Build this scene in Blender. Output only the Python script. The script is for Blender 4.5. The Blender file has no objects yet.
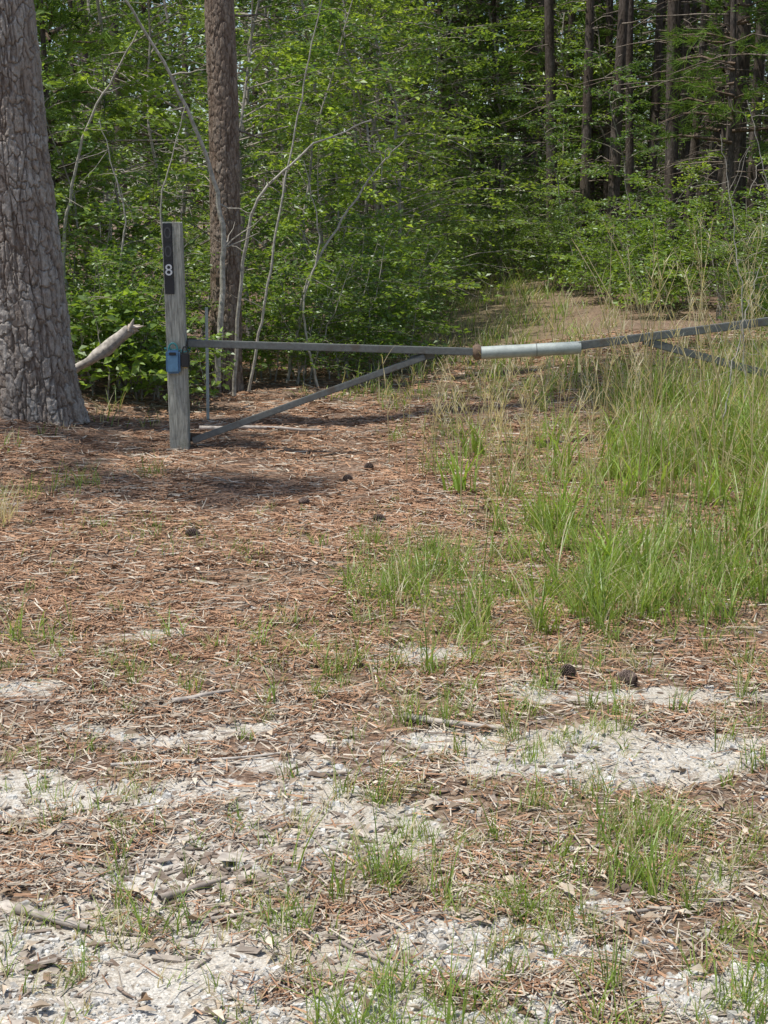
import bpy, math, numpy as np
from mathutils import Vector
rng=np.random.default_rng(7)
S=bpy.context.scene
# ---------------------------------------------------------------- noise
TAB=np.random.default_rng(3).random((256,256))
def vn(x,y):
    xi=np.floor(x).astype(int); yi=np.floor(y).astype(int)
    fx=x-xi; fy=y-yi; fx=fx*fx*(3-2*fx); fy=fy*fy*(3-2*fy)
    a=TAB[xi&255,yi&255]; b=TAB[(xi+1)&255,yi&255]; c=TAB[xi&255,(yi+1)&255]; d=TAB[(xi+1)&255,(yi+1)&255]
    return (a*(1-fx)+b*fx)*(1-fy)+(c*(1-fx)+d*fx)*fy
def fbm(x,y,o=4):
    x=np.asarray(x,float); y=np.asarray(y,float); s=0;a=.5;t=0
    for i in range(o):
        s=s+a*vn(x+17.3*i,y+9.1*i); t+=a; a*=.55; x=x*2.03; y=y*2.03
    return s/t
def ss(a,b,x):
    t=np.clip((x-a)/(b-a),0,1); return t*t*(3-2*t)
# ---------------------------------------------------------------- terrain functions
def hgt(x,y):
    x=np.asarray(x,float); y=np.asarray(y,float)
    h=.16*ss(-1.5,-2.7,x)*ss(6.8,9.8,y)*(1-.6*ss(13,18,y))
    h=h+.2*ss(.9,3.2,x)*ss(5.5,9,y)
    h=h+.10*ss(14,26,y)
    near=ss(60,30,np.abs(y))
    h=h+near*(.10*(fbm(x*.5+5,y*.5)-.5)+.045*(fbm(x*2.2,y*2.2+8)-.5)+.016*(fbm(x*9,y*9)-.5))
    h=h-.05*ss(.7,.15,np.abs(x+.45-.10*(y-9)))*ss(6.5,9,y)
    return h
SP=[(-.15,3.62,.34,.27),(-1.0,3.78,.58,.14),(.68,4.15,.48,.22),(-.75,2.85,.6,.32),(.92,4.7,.45,.11),(-.62,4.3,.28,.10),
    (.22,5.15,.22,.15),(.15,3.0,.36,.13),(-.5,3.3,.22,.10),(1.1,3.3,.22,.1),(-1.35,4.75,.33,.09),(.8,2.75,.32,.12),(-.2,2.5,.8,.2),(-.9,5.4,.25,.07),(.2,4.25,.12,.06),(-.3,4.0,.2,.06)]
def sand(x,y):
    v=0
    wx=x+.34*(fbm(x*3+3,y*3)-.5); wy=y+.34*(fbm(x*3,y*3+31)-.5)
    for a,b,rx,ry in SP: v=np.maximum(v,1.10*np.exp(-(((wx-a)/rx)**2+((wy-b)/ry)**2)))
    v=v+1.35*(fbm(x*6,y*8+50)-.5)
    v=v+.13*ss(4.8,3.2,y)
    return ss(.32,.68,v)*ss(7,5.3,y)
def clump(x,y): return ss(.45,.60,fbm(x*1.7+13,y*1.5+3,3))
def grassd(x,y):
    g=ss(.05,1.1,x-.10*(y-6)+.9*(fbm(x*1.3,y*1.3)-.5))*ss(4.7,5.7,y)*ss(17,12,y)
    g=g*(.25+.75*clump(x,y))
    g=np.maximum(g,.8*np.exp(-((x-.12)/.45)**2-((y-6.1)/1.0)**2))
    g=np.maximum(g,.9*ss(11.5,13.5,y)*np.exp(-((x-(.95+.06*(y-14)))/1.2)**2)*ss(34,27,y))
    g=np.maximum(g,.22*ss(.55,.72,fbm(x*2.1+9,y*2.1))*ss(8.5,6,y)+.12*ss(0.1,.9,x)*ss(5.5,4,y))
    return np.clip(g,0,1)
# ---------------------------------------------------------------- mesh helpers
def new_mesh(name,parts,mats,smooth=False):
    off=0;Vs=[];Qs=[];Cs=[];Ms=[]
    for V,Q,C,m in parts:
        V=np.asarray(V,float);Q=np.asarray(Q,int);C=np.asarray(C,float)
        if C.ndim==1: C=np.tile(C,(len(V),1))
        Vs.append(V);Qs.append(Q+off);Cs.append(C[:,:3]);Ms.append(np.full(len(Q),m));off+=len(V)
    V=np.concatenate(Vs);Q=np.concatenate(Qs);C=np.concatenate(Cs);M=np.concatenate(Ms)
    me=bpy.data.meshes.new(name)
    me.vertices.add(len(V)); me.vertices.foreach_set('co',V.astype(np.float32).ravel())
    me.loops.add(len(Q)*4); me.loops.foreach_set('vertex_index',Q.astype(np.int32).ravel())
    me.polygons.add(len(Q)); me.polygons.foreach_set('loop_start',(np.arange(len(Q))*4).astype(np.int32))
    me.polygons.foreach_set('loop_total',np.full(len(Q),4,dtype=np.int32))
    me.polygons.foreach_set('material_index',M.astype(np.int32))
    me.polygons.foreach_set('use_smooth',np.full(len(Q),smooth))
    for m in mats: me.materials.append(m)
    at=me.color_attributes.new('Col','FLOAT_COLOR','POINT')
    at.data.foreach_set('color',np.concatenate([C,np.ones((len(C),1))],1).astype(np.float32).ravel())
    me.update(calc_edges=True)
    return me
def add(name,me,loc=(0,0,0),rz=0,sc=1,parent=None,rot=None):
    o=bpy.data.objects.new(name,me); S.collection.objects.link(o)
    o.location=loc; o.rotation_euler=rot if rot else (0,0,rz)
    o.scale=(sc,)*3 if np.isscalar(sc) else sc
    if parent: o.parent=parent
    return o
def tube(P,R,n=8):
    P=np.asarray(P,float);R=np.asarray(R,float);k=len(P)
    T=np.gradient(P,axis=0);T/=np.linalg.norm(T,axis=1)[:,None]+1e-9
    ref=np.array([.123,.987,.05]) if abs(T[:,2]).mean()>.6 else np.array([.05,.1,.99])
    A=np.cross(T,ref);A/=np.linalg.norm(A,axis=1)[:,None]+1e-9
    B=np.cross(T,A)
    th=np.arange(n)/n*2*np.pi
    V=P[:,None]+R[:,None,None]*(A[:,None]*np.cos(th)[None,:,None]+B[:,None]*np.sin(th)[None,:,None])
    i=np.arange(k-1)[:,None]*n;j=np.arange(n)[None];j2=(j+1)%n
    Q=np.stack([i+j,i+j2,i+n+j2,i+n+j],-1).reshape(-1,4)
    return V.reshape(-1,3),Q
def nrm(a): return a/(np.linalg.norm(a,axis=-1,keepdims=True)+1e-9)
def leaves(c,d,up,L,W,fold=.15):
    d=nrm(d); s=nrm(np.cross(d,up)); u=np.cross(s,d)
    L=np.asarray(L)[:,None];W=np.asarray(W)[:,None]
    b=c; t=c+d*L-u*L*.12; m=c+d*L*.45+u*fold*W
    V=np.stack([b,m+s*W*.5,t,m-s*W*.5],1).reshape(-1,3)
    Q=np.arange(len(c)*4).reshape(-1,4)
    return V,Q
def lerpc(a,b,t): return np.asarray(a)[None]*(1-t[:,None])+np.asarray(b)[None]*t[:,None]
def blades(base,az,th0,kap,L,W,seg=4,wob=None):
    N=len(base);V=np.zeros((N,seg+1,2,3));p=base.copy()
    hd=np.stack([np.cos(az),np.sin(az),np.zeros(N)],1)
    fa=az+np.pi/2+rng.normal(0,.5,N); sd=np.stack([np.cos(fa),np.sin(fa),np.zeros(N)],1)
    for i in range(seg+1):
        t=i/seg; w=(W*(1-t**1.6)*.5+.0002)[:,None]
        V[:,i,0]=p-sd*w;V[:,i,1]=p+sd*w
        th=th0+kap*(t+.5/seg)
        p=p+((hd*np.sin(th)[:,None])+np.array([0,0,1])*np.cos(th)[:,None])*(L/seg)[:,None]
    b=(np.arange(N)*(seg+1)*2)[:,None];i=(np.arange(seg)*2)[None]
    Q=np.stack([b+i,b+i+1,b+i+3,b+i+2],-1).reshape(-1,4)
    return V.reshape(-1,3),Q
# ---------------------------------------------------------------- materials
def mat(name):
    m=bpy.data.materials.new(name);m.use_nodes=True;nt=m.node_tree;nt.nodes.clear()
    o=nt.nodes.new('ShaderNodeOutputMaterial');return m,nt,o
def N(nt,t,**k):
    n=nt.nodes.new(t)
    for a,b in k.items():
        if a in n.inputs: n.inputs[a].default_value=b
        else: setattr(n,a,b)
    return n
def mixc(nt,f,a,b,bt='MIX'):
    n=nt.nodes.new('ShaderNodeMix');n.data_type='RGBA';n.blend_type=bt
    for idx,v in ((0,f),(6,a),(7,b)):
        if isinstance(v,bpy.types.NodeSocket): nt.links.new(v,n.inputs[idx])
        else: n.inputs[idx].default_value=v if idx==0 else (*v,1)
    return n.outputs[2]
def ramp(nt,src,stops):
    r=nt.nodes.new('ShaderNodeValToRGB');e=r.color_ramp.elements
    while len(e)<len(stops): e.new(.5)
    for q,(p,c) in zip(e,stops): q.position=p;q.color=(*c,1) if len(c)==3 else c
    nt.links.new(src,r.inputs[0]);return r.outputs[0]
def foliage_mat(name,trans=.42,gloss=.06,tint=(1.9,1.75,.8)):
    m,nt,o=mat(name)
    a=N(nt,'ShaderNodeAttribute',attribute_name='Col')
    d=N(nt,'ShaderNodeBsdfDiffuse');t=N(nt,'ShaderNodeBsdfTranslucent');g=N(nt,'ShaderNodeBsdfGlossy',Roughness=.42)
    nt.links.new(a.outputs['Color'],d.inputs['Color'])
    tc=mixc(nt,1.0,a.outputs['Color'],tint,'MULTIPLY')
    nt.links.new(tc,t.inputs['Color']);g.inputs['Color'].default_value=(.8,.85,.8,1)
    m1=N(nt,'ShaderNodeMixShader');m1.inputs[0].default_value=trans
    nt.links.new(d.outputs[0],m1.inputs[1]);nt.links.new(t.outputs[0],m1.inputs[2])
    if gloss==0: nt.links.new(m1.outputs[0],o.inputs[0]);return m
    m2=N(nt,'ShaderNodeMixShader');m2.inputs[0].default_value=gloss
    nt.links.new(m1.outputs[0],m2.inputs[1]);nt.links.new(g.outputs[0],m2.inputs[2])
    nt.links.new(m2.outputs[0],o.inputs[0]);return m
def attr_mat(name,rough=.9,nscale=60,namt=.35,bump=.3,spec=.2):
    m,nt,o=mat(name)
    a=N(nt,'ShaderNodeAttribute',attribute_name='Col');tc=N(nt,'ShaderNodeTexCoord')
    n=N(nt,'ShaderNodeTexNoise',Scale=nscale,Detail=4.0);nt.links.new(tc.outputs['Object'],n.inputs['Vector'])
    f=ramp(nt,n.outputs[0],[(.3,(1-namt,)*3),(.7,(1+namt,)*3)])
    c=mixc(nt,1.0,a.outputs['Color'],f,'MULTIPLY')
    p=N(nt,'ShaderNodeBsdfPrincipled',Roughness=rough);p.inputs['Specular IOR Level'].default_value=spec
    nt.links.new(c,p.inputs['Base Color'])
    if bump:
        b=N(nt,'ShaderNodeBump',Strength=bump,Distance=.01);nt.links.new(n.outputs[0],b.inputs['Height']);nt.links.new(b.outputs[0],p.inputs['Normal'])
    nt.links.new(p.outputs[0],o.inputs[0]);return m
M_leaf=foliage_mat('leaf',.48,.05,(2.15,1.95,.85))
M_needle=foliage_mat('pine_needle',.3,0)
M_grass=foliage_mat('grass_blade',.4,.03,(1.75,1.65,.9))
M_litter=attr_mat('litter',.85,40,.2,0)
M_stone=attr_mat('stone',.9,120,.25,.4)
M_wood=attr_mat('twig_bark',.9,30,.35,.4)
def bark_mat():
    m,nt,o=mat('pine_bark')
    a=N(nt,'ShaderNodeAttribute',attribute_name='Col');tc=N(nt,'ShaderNodeTexCoord')
    mp=N(nt,'ShaderNodeMapping');mp.inputs['Scale'].default_value=(1,1,.3);nt.links.new(tc.outputs['Object'],mp.inputs[0])
    n=N(nt,'ShaderNodeTexNoise',Scale=38.0,Detail=6.0,Roughness=.7);nt.links.new(mp.outputs[0],n.inputs['Vector'])
    n2=N(nt,'ShaderNodeTexNoise',Scale=5.0,Detail=4.0);nt.links.new(mp.outputs[0],n2.inputs['Vector'])
    f=ramp(nt,n.outputs[0],[(.33,(.35,.32,.30)),(.5,(.95,.93,.9)),(.7,(1.5,1.5,1.5))])
    c=mixc(nt,1.0,a.outputs['Color'],f,'MULTIPLY')
    f2=ramp(nt,n2.outputs[0],[(.35,(.75,.68,.62)),(.65,(1.2,1.2,1.22))]);c=mixc(nt,1.0,c,f2,'MULTIPLY')
    p=N(nt,'ShaderNodeBsdfPrincipled',Roughness=.95);p.inputs['Specular IOR Level'].default_value=.1
    nt.links.new(c,p.inputs['Base Color'])
    b=N(nt,'ShaderNodeBump',Strength=.8,Distance=.02);nt.links.new(n.outputs[0],b.inputs['Height']);nt.links.new(b.outputs[0],p.inputs['Normal'])
    nt.links.new(p.outputs[0],o.inputs[0]);return m
M_bark=bark_mat()
def plate_mat():
    m,nt,o=mat('bark_plates')
    a=N(nt,'ShaderNodeAttribute',attribute_name='Col');tc=N(nt,'ShaderNodeTexCoord')
    mp=N(nt,'ShaderNodeMapping');mp.inputs['Scale'].default_value=(1,1,.45);nt.links.new(tc.outputs['Object'],mp.inputs[0])
    n=N(nt,'ShaderNodeTexNoise',Scale=44.0,Detail=8.0,Roughness=.75);nt.links.new(mp.outputs[0],n.inputs['Vector'])
    f=ramp(nt,n.outputs[0],[(.3,(.45,.39,.34)),(.5,(1,1,.98)),(.7,(1.4,1.4,1.38))])
    c=mixc(nt,1.0,a.outputs['Color'],f,'MULTIPLY')
    p=N(nt,'ShaderNodeBsdfPrincipled',Roughness=.95);p.inputs['Specular IOR Level'].default_value=.1
    nt.links.new(c,p.inputs['Base Color'])
    b=N(nt,'ShaderNodeBump',Strength=1.0,Distance=.014);nt.links.new(n.outputs[0],b.inputs['Height']);nt.links.new(b.outputs[0],p.inputs['Normal'])
    nt.links.new(p.outputs[0],o.inputs[0]);return m
M_plate=plate_mat()
def ground_mat():
    m,nt,o=mat('forest_ground')
    a=N(nt,'ShaderNodeAttribute',attribute_name='Col');sp=N(nt,'ShaderNodeSeparateColor');nt.links.new(a.outputs['Color'],sp.inputs[0])
    tc=N(nt,'ShaderNodeTexCoord')
    def noi(s,d=6.0,r=.6):
        n=N(nt,'ShaderNodeTexNoise',Scale=s,Detail=d,Roughness=r);nt.links.new(tc.outputs['Object'],n.inputs['Vector']);return n.outputs[0]
    n1=noi(3);n2=noi(38,7,.7);n3=noi(170,4)
    soil=ramp(nt,n2,[(.32,(.085,.052,.034)),(.48,(.20,.135,.095)),(.62,(.36,.27,.20)),(.72,(.48,.41,.33))])
    soil=mixc(nt,.8,soil,ramp(nt,n1,[(.3,(.75,.75,.78)),(.7,(1.15,1.1,1.05))]),'MULTIPLY')
    soil=mixc(nt,.8,soil,ramp(nt,n3,[(.3,(.6,.6,.6)),(.7,(1.3,1.3,1.3))]),'MULTIPLY')
    vo=N(nt,'ShaderNodeTexVoronoi',Scale=150.0);nt.links.new(tc.outputs['Object'],vo.inputs['Vector'])
    sc=ramp(nt,vo.outputs['Distance'],[(.0,(.62,.595,.545)),(.7,(.49,.46,.41))])
    bw=N(nt,'ShaderNodeRGBToBW');nt.links.new(vo.outputs['Color'],bw.inputs[0])
    sn=mixc(nt,.5,sc,ramp(nt,bw.outputs[0],[(.2,(.6,.6,.6)),(.7,(1.15,1.15,1.15))]),'MULTIPLY')
    sn=mixc(nt,1.0,sn,ramp(nt,n3,[(.3,(.75,.74,.72)),(.65,(1.15,1.14,1.12))]),'MULTIPLY')
    sn=mixc(nt,1.0,sn,ramp(nt,n1,[(.3,(.86,.80,.73)),(.7,(1.1,1.1,1.1))]),'MULTIPLY')
    sn=mixc(nt,1.0,sn,ramp(nt,n2,[(.34,(.6,.53,.45)),(.5,(1.05,1.05,1.05))]),'MULTIPLY')
    ma=N(nt,'ShaderNodeMath',operation='MULTIPLY_ADD');nt.links.new(n2,ma.inputs[0]);ma.inputs[1].default_value=1.6;nt.links.new(sp.outputs[0],ma.inputs[2])
    mr=N(nt,'ShaderNodeMapRange');nt.links.new(ma.outputs[0],mr.inputs[0]);mr.inputs[1].default_value=.98;mr.inputs[2].default_value=1.4
    c=mixc(nt,mr.outputs[0],soil,sn)
    gm=N(nt,'ShaderNodeMath',operation='MULTIPLY');nt.links.new(sp.outputs[1],gm.inputs[0]);gm.inputs[1].default_value=.5
    c=mixc(nt,gm.outputs[0],c,(.14,.135,.06))
    p=N(nt,'ShaderNodeBsdfPrincipled',Roughness=.95);p.inputs['Specular IOR Level'].default_value=.1
    nt.links.new(c,p.inputs['Base Color'])
    b=N(nt,'ShaderNodeBump',Strength=.7,Distance=.012);
    ad=N(nt,'ShaderNodeMath',operation='MULTIPLY_ADD');nt.links.new(vo.outputs['Distance'],ad.inputs[0]);ad.inputs[1].default_value=-.3;nt.links.new(n2,ad.inputs[2])
    nt.links.new(ad.outputs[0],b.inputs['Height']);nt.links.new(b.outputs[0],p.inputs['Normal'])
    nt.links.new(p.outputs[0],o.inputs[0]);return m
M_ground=ground_mat()
# ---------------------------------------------------------------- ground sheet
def axis(lo,hi,st,far):
    mid=np.arange(lo,hi,st);d=st;p=hi
    a=[]
    while p<far: a.append(p);d*=1.13;p+=d
    b=[];d=st*1.13;p=lo-d
    while p>-far: b.append(p);d*=1.13;p-=d
    return np.concatenate([b[::-1],mid,a])
xs=axis(-4,4,.035,450);ys=axis(2,13,.035,450)
X,Y=np.meshgrid(xs,ys,indexing='ij')
Z=hgt(X,Y);nx,ny=X.shape
ii=(np.arange(nx-1)[:,None]*ny+np.arange(ny-1)[None])
Q=np.stack([ii,ii+ny,ii+ny+1,ii+1],-1).reshape(-1,4)
C=np.stack([sand(X,Y),grassd(X,Y),np.zeros_like(X)],-1).reshape(-1,3)
add('ground',new_mesh('ground',[(np.stack([X,Y,Z],-1).reshape(-1,3),Q,C,0)],[M_ground],True))
# ---------------------------------------------------------------- pine straw litter
def scatter(n,y0,y1,p=1.0,kx=.36,cx=.7):
    u=rng.random(n)
    y=(y0**(1-p)+u*(y1**(1-p)-y0**(1-p)))**(1/(1-p)) if p!=1 else y0*(y1/y0)**u
    x=(rng.random(n)*2-1)*(kx*y+cx);return x,y
x,y=scatter(310000,2.1,17,1.0)
s=sand(x,y);g=grassd(x,y)
cl=fbm(x*3.3+40,y*3.3)
front=ss(5.4,4.2,y)
keep=rng.random(len(x))<np.clip((1-.89*s)*(1-.4*g)*((.3+1.3*ss(.38,.6,cl))*(1-front)+front*(.22+.85*ss(.42,.62,cl))),0,1)
x=x[keep];y=y[keep];front=front[keep];n=len(x)
az=rng.random(n)*np.pi;L=rng.uniform(.05,.15,n)*(1-.45*front);W=(.0009+.00022*y)*rng.uniform(.7,1.4,n)
tl=rng.normal(0,.10,n);zz=hgt(x,y)+.003+rng.random(n)*.014
d=np.stack([np.cos(az),np.sin(az),np.sin(tl)],1);sd=np.stack([-np.sin(az),np.cos(az),rng.normal(0,.5,n)],1)
c=np.stack([x,y,zz],1)
p0=c-d*L[:,None]/2;p1=c+d*L[:,None]/2
p0[:,2]=np.maximum(p0[:,2],hgt(p0[:,0],p0[:,1])+.002);p1[:,2]=np.maximum(p1[:,2],hgt(p1[:,0],p1[:,1])+.002)
w=sd*W[:,None]
V=np.stack([p0-w,p0+w,p1+w*.6,p1-w*.6],1).reshape(-1,3)
t=rng.random(n);col=lerpc((.19,.10,.058),(.48,.29,.175),t)
gm=rng.random(n)<.22+.33*front;col[gm]=lerpc((.25,.20,.15),(.60,.52,.41),rng.random(gm.sum()))
add('pine_straw',new_mesh('pine_straw',[(V,np.arange(n*4).reshape(-1,4),np.repeat(col,4,0),0)],[M_litter]))
# ---------------------------------------------------------------- slabs: gravel + bark chips
CUBE=np.array([[-1,-1,-1],[1,-1,-1],[1,1,-1],[-1,1,-1],[-1,-1,1],[1,-1,1],[1,1,1],[-1,1,1]],float)
CQ=np.array([[0,3,2,1],[4,5,6,7],[0,1,5,4],[1,2,6,5],[2,3,7,6],[3,0,4,7]])
def slabs(x,y,sx,sy,sz,tilt,jit,taper=.75,lift=.4):
    n=len(x);V=CUBE[None]*np.stack([sx,sy,sz],1)[:,None]*.5
    V=V*(1+rng.normal(0,jit,(n,8,3)));V[:,4:,:2]*=taper
    a=rng.random(n)*2*np.pi;ca,sa=np.cos(a)[:,None],np.sin(a)[:,None]
    t1=rng.normal(0,tilt,n)[:,None];V[...,2]+=V[...,0]*t1
    Vx=V[...,0]*ca-V[...,1]*sa;Vy=V[...,0]*sa+V[...,1]*ca
    W=np.stack([Vx+x[:,None],Vy+y[:,None],V[...,2]+(hgt(x,y)+sz*lift)[:,None]],-1).reshape(-1,3)
    Q=(CQ[None]+(np.arange(n)*8)[:,None,None]).reshape(-1,4);return W,Q
x,y=scatter(90000,2.1,6.5,2.0)
k=rng.random(len(x))<np.clip(sand(x,y)*(.06+.94*ss(.44,.62,fbm(x*2.3+70,y*2.3)))+.04,0,1);x=x[k];y=y[k];n=len(x)
sz=rng.gamma(2.0,.0025,n)+.0025
V,Q=slabs(x,y,sz*rng.uniform(.8,1.5,n),sz,sz*.5,.2,.2,.65,.25)
col=lerpc((.32,.30,.27),(.64,.62,.57),rng.random(n))
add('gravel',new_mesh('gravel',[(V,Q,np.repeat(col,8,0),0)],[M_stone]))
x,y=scatter(9500,2.1,9,2.0);k=rng.random(len(x))<.25+.75*ss(.42,.58,fbm(x*1.8+20,y*1.8));x=x[k];y=y[k]
n1=1300;x=np.concatenate([x,rng.normal(-.45,.38,n1)]);y=np.concatenate([y,rng.normal(3.35,.2,n1)]);n=len(x)
L=rng.gamma(2.0,.011,n)+.006
V,Q=slabs(x,y,L,L*rng.uniform(.12,.42,n),rng.uniform(.002,.005,n),.14,.2,.85,.9)
col=lerpc((.16,.115,.085),(.50,.44,.37),rng.random(n)**1.2)
add('bark_chips',new_mesh('bark_chips',[(V,Q,np.repeat(col,8,0),0)],[M_wood]))
x,y=scatter(2600,2.1,14,1.0);n=len(x);a=rng.random(n)*6.28
cc=np.stack([x,y,hgt(x,y)+.008+rng.random(n)*.012],1);dd=np.stack([np.cos(a),np.sin(a),rng.normal(0,.25,n)],1)
up=nrm(np.stack([rng.normal(0,.35,n),rng.normal(0,.35,n),np.ones(n)],1));L=rng.uniform(.02,.055,n)
V,Q=leaves(cc,dd,up,L,L*rng.uniform(.25,.5,n),.35)
col=lerpc((.22,.14,.08),(.64,.55,.43),rng.random(n))
add('fallen_leaves',new_mesh('fallen_leaves',[(V,Q,np.repeat(col,4,0),0)],[M_litter]))
parts=[]
tw=[(-.55,4.05,.15,.5,.006),(-.9,3.55,-.5,.3,.006),(.22,4.35,-.15,.32,.012),(-.45,3.2,.6,.18,.010),(.3,4.75,.3,.25,.006),(-1.1,4.6,.2,.3,.005),(-.9,10.6,.2,.9,.02),(-.4,5.6,-.5,.3,.005),(-.75,3.05,-.4,.2,.012),(-.6,4.6,.5,.22,.010)]
for i in range(150):
    xx,yy=scatter(1,2.2,12,1.0);tw.append((xx[0],yy[0],rng.uniform(-1.5,1.5),rng.uniform(.06,.35),rng.uniform(.0015,.005)))
for (a,b,an,L,r) in tw:
    t=np.linspace(-.5,.5,7);wob=np.cumsum(rng.normal(0,.02*L,7))
    px=a+np.cos(an)*t*L-np.sin(an)*wob;py=b+np.sin(an)*t*L+np.cos(an)*wob
    P=np.stack([px,py,hgt(px,py)+r+.004],1);v,q=tube(P,r*np.linspace(1,.5,7),6)
    g=rng.random();parts.append((v,q,np.array([.24,.18,.14])*(1-g)+np.array([.50,.45,.39])*g,0))
add('fallen_twigs',new_mesh('fallen_twigs',parts,[M_wood],True))
def cone_mesh(seed):
    r=np.random.default_rng(seed);n=110;i=np.arange(n);t=(i+.5)/n;a=i*2.39996
    ax=-.042+.084*t;rad=.026*np.sin(np.pi*(t*.86+.1))**.7
    rd=np.stack([np.cos(a),np.sin(a),np.zeros(n)],1);c0=rd*(rad*.35)[:,None]+np.stack([0*ax,0*ax,ax],1)
    tip=rd*(rad*1.25)[:,None]+np.stack([0*ax,0*ax,ax+.010],1);sd=np.stack([-np.sin(a),np.cos(a),0*a],1)*.007
    V=np.stack([c0-sd*.6,c0+sd*.6,tip+sd,tip-sd],1)
    V2=V.copy();V2[:,:,2]-=.0035
    VV=np.concatenate([V2,V],1).reshape(-1,3);Q=(CQ[None]+(i*8)[:,None,None]).reshape(-1,4)
    col=np.tile(np.array([.05,.035,.027]),(n,8,1));col[:,[2,3,6,7]]=(.15,.11,.09)
    v,q=tube([(0,0,-.04),(0,0,0),(0,0,.04)],[.012,.016,.006],8)
    return new_mesh('pine_cone',[(VV,Q,col.reshape(-1,3),0),(v,q,(.06,.04,.03),0)],[M_wood])
cm=[cone_mesh(s) for s in (1,2)]
pc=[(.64,4.87),(.84,4.80),(-.10,9.2),(-.95,7.1),(-.45,8.0),(-.02,7.4),(-.22,8.8)]
for i,(a,b) in enumerate(pc):
    add('pine_cone',cm[i%2],(a,b,float(hgt(a,b))+.022),rot=(1.45+rng.normal(0,.15),0,rng.random()*6.28),sc=rng.uniform(.75,.9))
# ---------------------------------------------------------------- grass
gp=[]
G1=(.10,.16,.027);G2=(.28,.39,.075);DRY1=(.36,.31,.17);DRY2=(.60,.54,.38)
def tuft(x,y,nb,h,spread,dry=.15,wid=.004,splay=.45,bend=.9,c1=G1,c2=G2):
    x=np.atleast_1d(x);y=np.atleast_1d(y);m=len(x);nb_=nb
    bx=np.repeat(x,nb_)+rng.normal(0,1,m*nb_)*spread;by=np.repeat(y,nb_)+rng.normal(0,1,m*nb_)*spread
    hh=np.repeat(np.broadcast_to(h,(m,)),nb_)*rng.uniform(.45,1.1,m*nb_)
    n=m*nb_;az=rng.random(n)*6.283
    V,Q=blades(np.stack([bx,by,hgt(bx,by)-.004],1),az,np.abs(rng.normal(0,splay,n))*.7,np.abs(rng.normal(bend,.45,n)),hh,wid*rng.uniform(.6,1.3,n))
    col=lerpc(c1,c2,rng.random(n)*.6+.4*np.repeat(rng.random(m),nb_))
    dd=np.repeat(np.clip(dry*rng.uniform(.2,2.2,m),0,1),nb_) if m>1 else dry
    k=rng.random(n)<dd;col[k]=lerpc(DRY1,DRY2,rng.random(k.sum()))
    gp.append((V,Q,np.repeat(col,10,0),0))
def field(n,y0,y1,dens,nb,h,spread,p=1.0,**k):
    x,y=scatter(n,y0,y1,p);q=rng.random(n)<dens(x,y);x=x[q];y=y[q]
    hh=h*rng.uniform(.4,1.7,len(x))*(1+.6*ss(1.2,2.6,x)*ss(6,8,y))
    tuft(x,y,nb,hh,spread,**k)
field(8500,4.6,13,lambda x,y:np.clip(grassd(x,y)-.06,0,1)*(.12+.88*ss(.42,.57,fbm(x*2.9,y*2.9+3))),14,.13,.03,dry=.24,wid=.0044)
field(1500,5.3,11.5,lambda x,y:ss(.2,1.1,x-.1*(y-6))*(.10+.90*clump(x,y)),26,.30,.03,dry=.14,wid=.0055)
field(2600,12,30,lambda x,y:grassd(x,y),14,.22,.08,p=.5,dry=.32,wid=.010)
field(4000,2.2,8,lambda x,y:.05+.5*ss(.46,.66,fbm(x*2.6+11,y*2.6)),10,.06,.014,dry=.3,wid=.0026)
field(3400,2.2,6.5,lambda x,y:(.07+.8*ss(-.3,.9,x))*(.05+.95*ss(.47,.60,fbm(x*2.3+31,y*2.3))),16,.09,.022,dry=.25,wid=.0028)
field(240,2.2,5.5,lambda x,y:.4+.5*ss(-.4,.4,x),18,.16,.015,dry=.15,wid=.0034,bend=.6)
field(1800,9,26,lambda x,y:.28*ss(-1,-2.5,x)+.0,10,.16,.05,p=.5,dry=.3,wid=.007)
field(600,6.4,12,lambda x,y:ss(1.2,2.2,x),28,.40,.05,dry=.25,wid=.0065)
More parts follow.
